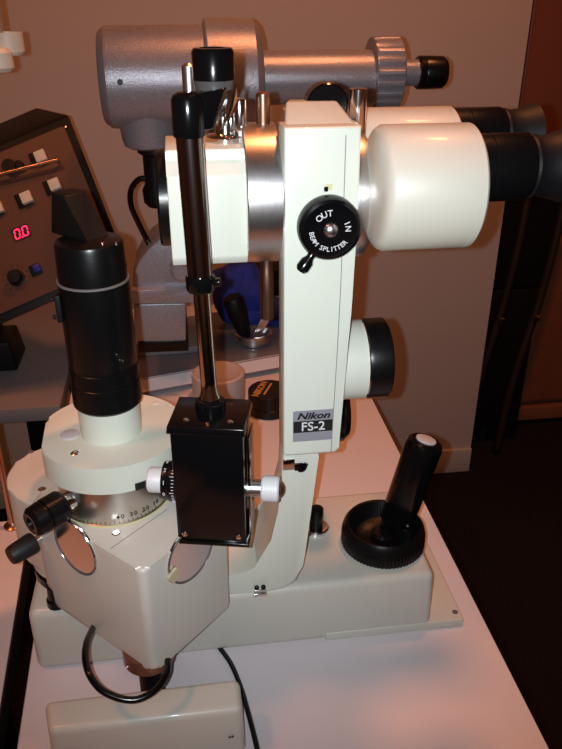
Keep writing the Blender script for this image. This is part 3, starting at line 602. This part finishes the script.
# blue cloth (crumpled, on the keratometer base)
def lump(name, m, blobs, seed, amp, lab, cat, flat=0):
    t = bmesh.new(); random.seed(seed)
    from mathutils import noise
    for c, sc in blobs:
        b = bmesh.new(); bmesh.ops.create_icosphere(b, subdivisions=5, radius=1)
        for v in b.verts:
            n = v.co.normalized(); p = V((n.x*sc[0], n.y*sc[1], n.z*sc[2]))
            k = noise.noise(p*26+V((seed, 0, 0)))*.9 + abs(noise.noise(V((p.x*70, p.y*30, p.z*25))+V((0, seed, 0))))*.45
            p += n*amp*k; v.co = V(c)+p; v.co.z = max(v.co.z, flat)
        me = bpy.data.meshes.new('x'); b.to_mesh(me); b.free(); t.from_mesh(me); bpy.data.meshes.remove(me)
    M_ = MB(); M_.bm.free(); M_.bm = t; o = M_.build(name, m); tag(o, lab, cat); return o
cB = P(238, 297, Y=1.09)
lump('blue_bag', BLUE, [((cB.x+.006, 1.15, .082), (.044, .036, .054)), ((cB.x+.040, 1.15, .045), (.055, .034, .026))], 3, .014, 'crumpled royal blue cloth bag lying on the grey base behind the microscope', 'bag', zs_+.0005)
q = P(262, 292, Y=1.325)
bk = thing('equipment_case', 'dark case with a red edge and white corner behind the blue bag', 'case', (q.x, 1.35, 0))
MB().box((q.x+.012, 1.35, (.0005+P(262, 270, Y=1.325).z)/2), (.085, .05, P(262, 270, Y=1.325).z-.0005), bev=.003).build('body', BPLAS, bk)
MB().box((q.x-.018, 1.3235, P(245, 278, Y=1.323).z), (.022, .003, .006), bev=.001).build('red_edge', RED, bk, 'red edge')
w = [P(x, y, Y=1.323) for x, y in [(246, 285), (263, 288), (252, 295)]]
MB().prism(w, (0, .002, 0)).build('card_corner', CARD, bk, 'white card corner')

# ============================================================ CONTROL CONSOLE
cq = {}
Yt, Ybm = 1.10, .985
TR, BR = P(69, 114, Y=Yt), P(130, 268, Y=Ybm)
TL, BL = P(-70, 172, Y=Yt-.02), P(-40, 345, Y=Ybm-.02)
hx = ((TR-TL).normalized()+(BR-BL).normalized()).normalized(); ex = (BR-TR).normalized(); nn = hx.cross(-ex).normalized()
if nn.dot(Fw) > 0: nn = -nn
c0 = TR
def flat(p): return p - nn*((p-c0).dot(nn))
TR, BR, TL, BL = [flat(p) for p in (TR, BR, TL, BL)]
cons = thing('control_console', 'black control console with brown face, red 0.0 display and ivory buttons, tilted at left', 'console', (TL.x*.5+BR.x*.5, 1.15, 0))
dv = (P(34, 106, Y=Yt+.10)-TR)
dv = dv*.9
back = [p + dv for p in (TL, TR, BR, BL)]
for i, p in enumerate(back):
    if i >= 2: back[i] = p + (TR-BR).normalized()*.04
MB().hexa([TL, TR, BR, BL]+back, .0045, 3).build('housing', BPLAS, cons)
def Q(px, py, h=0): return onplane(px, py, c0+nn*.0015, nn)+nn*h
fp = [Q(-60, 178), Q(64, 126), Q(119, 262), Q(-36, 330)]
fpn = MB().prism(rounded(fp, .004), nn*.0014, .0004, 1).build('face_panel', DPLATE, cons, 'brown face panel')
pn = .0015+.0016
hx2 = (Q(68, 171)-Q(0, 199)).normalized(); up2 = nn.cross(hx2).normalized()
if up2.z < 0: up2 = -up2
Mc = Matrix((hx2, up2, nn)).transposed()
for px, py in ((42, 158), (56, 186), (28, 199), (-1, 209)):
    b = MB().box(Q(px-4, py+1, .0025), (.020, .020, .003), M=Mc, bev=.0006).build('button_bezel', BPLAS, cons)
    MB().box(Q(px, py, .006), (.0150, .0155, .009), M=Mc, bev=.001).build('button', BTN, b, 'ivory square button')
MB().tube([Q(-10, 181, .014), Q(61, 163, .014)], .0030, 16).tube([Q(60, 163.5, .014), Q(60, 163.5, .001)], .002, 10).build('rail', COPPER, cons, 'copper coloured rail')
MB().lathe(Q(11, 168, .001), nn, [(0, 0), (0, .0100), (.010, .0095), (.010, 0)], 32).lathe(Q(20, 167, .001), nn, [(0, 0), (0, .0075), (.007, .007), (.007, 0)], 32).build('toggle_knob', BPLAS, cons)
ds = MB().box(Q(21.5, 233, .0012), (.0245, .0185, .002), M=Mc).build('display', BPRINT, cons)
sg = MB()
for cx_ in (-.0052, .0062):
    for a_x, a_y, w_x, w_y in ((0, .0062, .0052, .0013), (0, -.0062, .0052, .0013), (-.0034, .0032, .0013, .0050), (.0034, .0032, .0013, .0050), (-.0034, -.0032, .0013, .0050), (.0034, -.0032, .0013, .0050)):
        sg.box(Q(21.5, 233, .0024)+hx2*(cx_+a_x+a_y*.15)+up2*a_y, (w_x, w_y, .0004), M=Mc)
sg.box(Q(21.5, 233, .0024)+hx2*.0004-up2*.0064, (.0014, .0014, .0004), M=Mc)
sg.build('digits', LED, ds, 'glowing red 0.0')
kn = Q(17, 278, .001)
dl = MB().lathe(kn, nn, [(0, 0), (0, .0115), (.002, .0115), (.003, .0095), (.014, .0085), (.015, 0)], 40).build('dial', BPLAS, cons, 'black dial')
t = MB()
for i in range(11):
    a = math.radians(-40+i*26); d = hx2*math.cos(a)+up2*math.sin(a); t.box(kn+d*.0165+nn*.0008, (.005, .0008, .0005), M=Matrix((d, nn.cross(d), nn)).transposed())
t.build('dial_scale', BPRINT, cons)
bb = MB().box(Q(36, 270, .002), (.0150, .0150, .004), M=Mc, bev=.0006).build('button_bezel', BPLAS, cons)
MB().box(Q(38, 269, .005), (.0105, .0105, .006), M=Mc, bev=.001).build('button', BLUEB, bb, 'blue square button')
for w_t, px, py in (('LAMP', 33, 210),):
    MB().text(w_t, .0055, Q(px, py, .0006), hx2, up2, .0003).build('caption', BPRINT, cons, 'small dark caption')
for px, py, L in ((20, 192, .02), (29, 252, .028)): MB().box(Q(px, py, .0004), (.0006, L, .0003), M=Mc).build('guide_line', BPRINT, cons)
for px, py in ((66, 127), (38, 227), (43, 226), (3, 241)): MB().lathe(Q(px, py, 0), nn, [(0, 0), (0, .0016), (.0012, .0013), (.0012, 0)], 12).build('screw', ALU, cons)
fo = P(8, 372, Z=.0)
MB().hexa([(fo.x-.07, fo.y, .0005), (fo.x+.015, fo.y, .0005), (fo.x+.015, fo.y+.08, .0005), (fo.x-.07, fo.y+.08, .0005), (fo.x-.07, fo.y+.0, .05), (fo.x+.009, fo.y+.0, .05), (fo.x+.009, fo.y+.07, .05), (fo.x-.07, fo.y+.07, .05)], .004).build('stand_foot', BPLAS, cons)
MB().hexa([(fo.x-.06, fo.y+.03, .045), (fo.x-.01, fo.y+.03, .045), (fo.x-.01, fo.y+.06, .045), (fo.x-.06, fo.y+.06, .045), (fo.x-.06, fo.y+.06, .17), (fo.x-.01, fo.y+.06, .17), (fo.x-.01, fo.y+.10, .17), (fo.x-.06, fo.y+.10, .17)], .003).build('stand_post', BPLAS, cons)

# ============================================================ UPPER LEFT WALL PIECE
ya_ = .85
wb = thing('wall_bracket', 'cream cups on a grey hanging pole in the upper left corner', 'bracket', (P(0, 50, Y=ya_).x, ya_, P(0, 70, Y=ya_).z))
q = P(11, 42, Y=ya_)
MB().lathe((q.x-.004, ya_, q.z-.012), Z1, [(0, 0), (0, .0145), (.003, .0165), (.021, .0165), (.0212, .0145), (.012, .0135), (.012, 0)], 40).build('cup', WALLM, wb)
q = P(1, 60, Y=ya_-.02)
MB().lathe((q.x-.001, ya_-.02, q.z-.011), Z1, [(0, 0), (0, .009), (.004, .013), (.018, .0125), (.022, .009), (.022, 0)], 40).build('cup', WALLM, wb)
q = P(-5, 30, Y=ya_)
MB().box((q.x-.004, ya_+.01, q.z+.005), (.018, .03, .09), bev=.004).build('stem', GREYP, wb)
MB().lathe((q.x-.006, ya_+.012, q.z+.03), Z1, [(0, 0), (0, .013), (ZC-q.z-.03, .013), (ZC-q.z-.03, 0)], 24).build('pole', GREYP, wb)

# ============================================================ FOLDED CHAIRS
def chair(name, dxx_, dy, lab):
    yb = 1.86+dy
    o = thing(name, lab, 'chair', (.93+dxx_, yb, ZF), 'folded chairs in the recess')
    def bent(x): return [(x+.014, yb-.02, .05), (x+.006, yb-.02, -.10), (x-.012, yb-.02, -.27), (x-.055, yb-.03, -.50), (x-.075, yb-.035, ZF+.012)]
    for k in (0, 1):
        x = .905+dxx_+k*.105
        f = MB().tube(bent(x), .011, 14).build('frame_tube', FRAMEM, o)
        MB().cyl((x-.019, yb-.034, -.300), -Y1, .008, .010, .002, 20).build('bolt', CHROME, f, 'chrome bolt')
        MB().cyl((x-.075, yb-.035, ZF+.0015), Z1, .03, .014, .003, 20).build('rubber_foot', BRUB, f)
    MB().box((.920+dxx_, yb+.012, -.02), (.215, .022, .41), bev=.008).build('backrest', VINYL, o)
    MB().box((.90+dxx_, yb+.012, -.455), (.22, .022, .46), bev=.008).build('seat', VINYL, o)
chair('folding_chair', -.01, 0, 'folded black chair with bent tube frame leaning in the recess, the nearer one')
chair('folding_chair', -.028, .075, 'folded black chair behind the nearer folded chair in the recess')

# ============================================================ LIGHT
scn = bpy.context.scene
fl = bpy.data.lights.new('camera_flash', 'SPOT'); fl.energy = 12.9; fl.color = (.92, .99, 1.04); fl.shadow_soft_size = .0025
fl.spot_size = math.radians(92); fl.spot_blend = 1.0
fo_ = bpy.data.objects.new('camera_flash', fl); COL.objects.link(fo_)
fo_.location = CAM - Rt*.013 + Up*.001
fd = ray(300, 290).normalized(); fo_.rotation_euler = (-fd).to_track_quat('Z', 'Y').to_euler()
def lampfix(x, y, r, e, lab):
    o = thing('ceiling_lamp', lab, 'lamp', (x, y, ZC), 'ceiling lamps')
    MB().lathe((x, y, ZC), -Z1, [(0, 0), (0, r+.02), (.02, r+.02), (.025, r), (.012, r), (.012, 0)], 48).build('housing', CEILM, o)
    MB().lathe((x, y, ZC-.012), -Z1, [(0, 0), (0, r-.002), (.008, r-.002), (.010, 0)], 48).build('diffuser', LAMPM, o)
    L = bpy.data.lights.new('ceiling_light', 'AREA'); L.shape = 'DISK'; L.size = r*2; L.energy = e; L.color = (1, .33, .12)
    lo = bpy.data.objects.new('ceiling_light', L); COL.objects.link(lo); lo.location = (x, y, ZC-.03)
lampfix(.36, .78, .08, 10.2, 'round warm ceiling lamp right above the instruments')
lampfix(-.8, .3, .11, 5, 'round warm ceiling lamp over the left side')
w = bpy.data.worlds.new('room_air'); scn.world = w; w.use_nodes = True
w.node_tree.nodes['Background'].inputs[0].default_value = (1, .38, .16, 1); w.node_tree.nodes['Background'].inputs[1].default_value = .02
# ============================================================ CAMERA
cd = bpy.data.cameras.new('camera'); co = bpy.data.objects.new('camera', cd); COL.objects.link(co)
cd.sensor_fit = 'VERTICAL'; cd.sensor_height = 36; cd.lens = 36*FL/749; cd.clip_start = .01
co.location = CAM; M = Matrix((Rt, Up, -Fw)).transposed().to_4x4(); M.translation = CAM; co.matrix_world = M
scn.camera = co
vs = scn.view_settings; vs.view_transform = 'Standard'; vs.look = 'None'; vs.gamma = 1; vs.use_curve_mapping = False; vs.exposure = 0
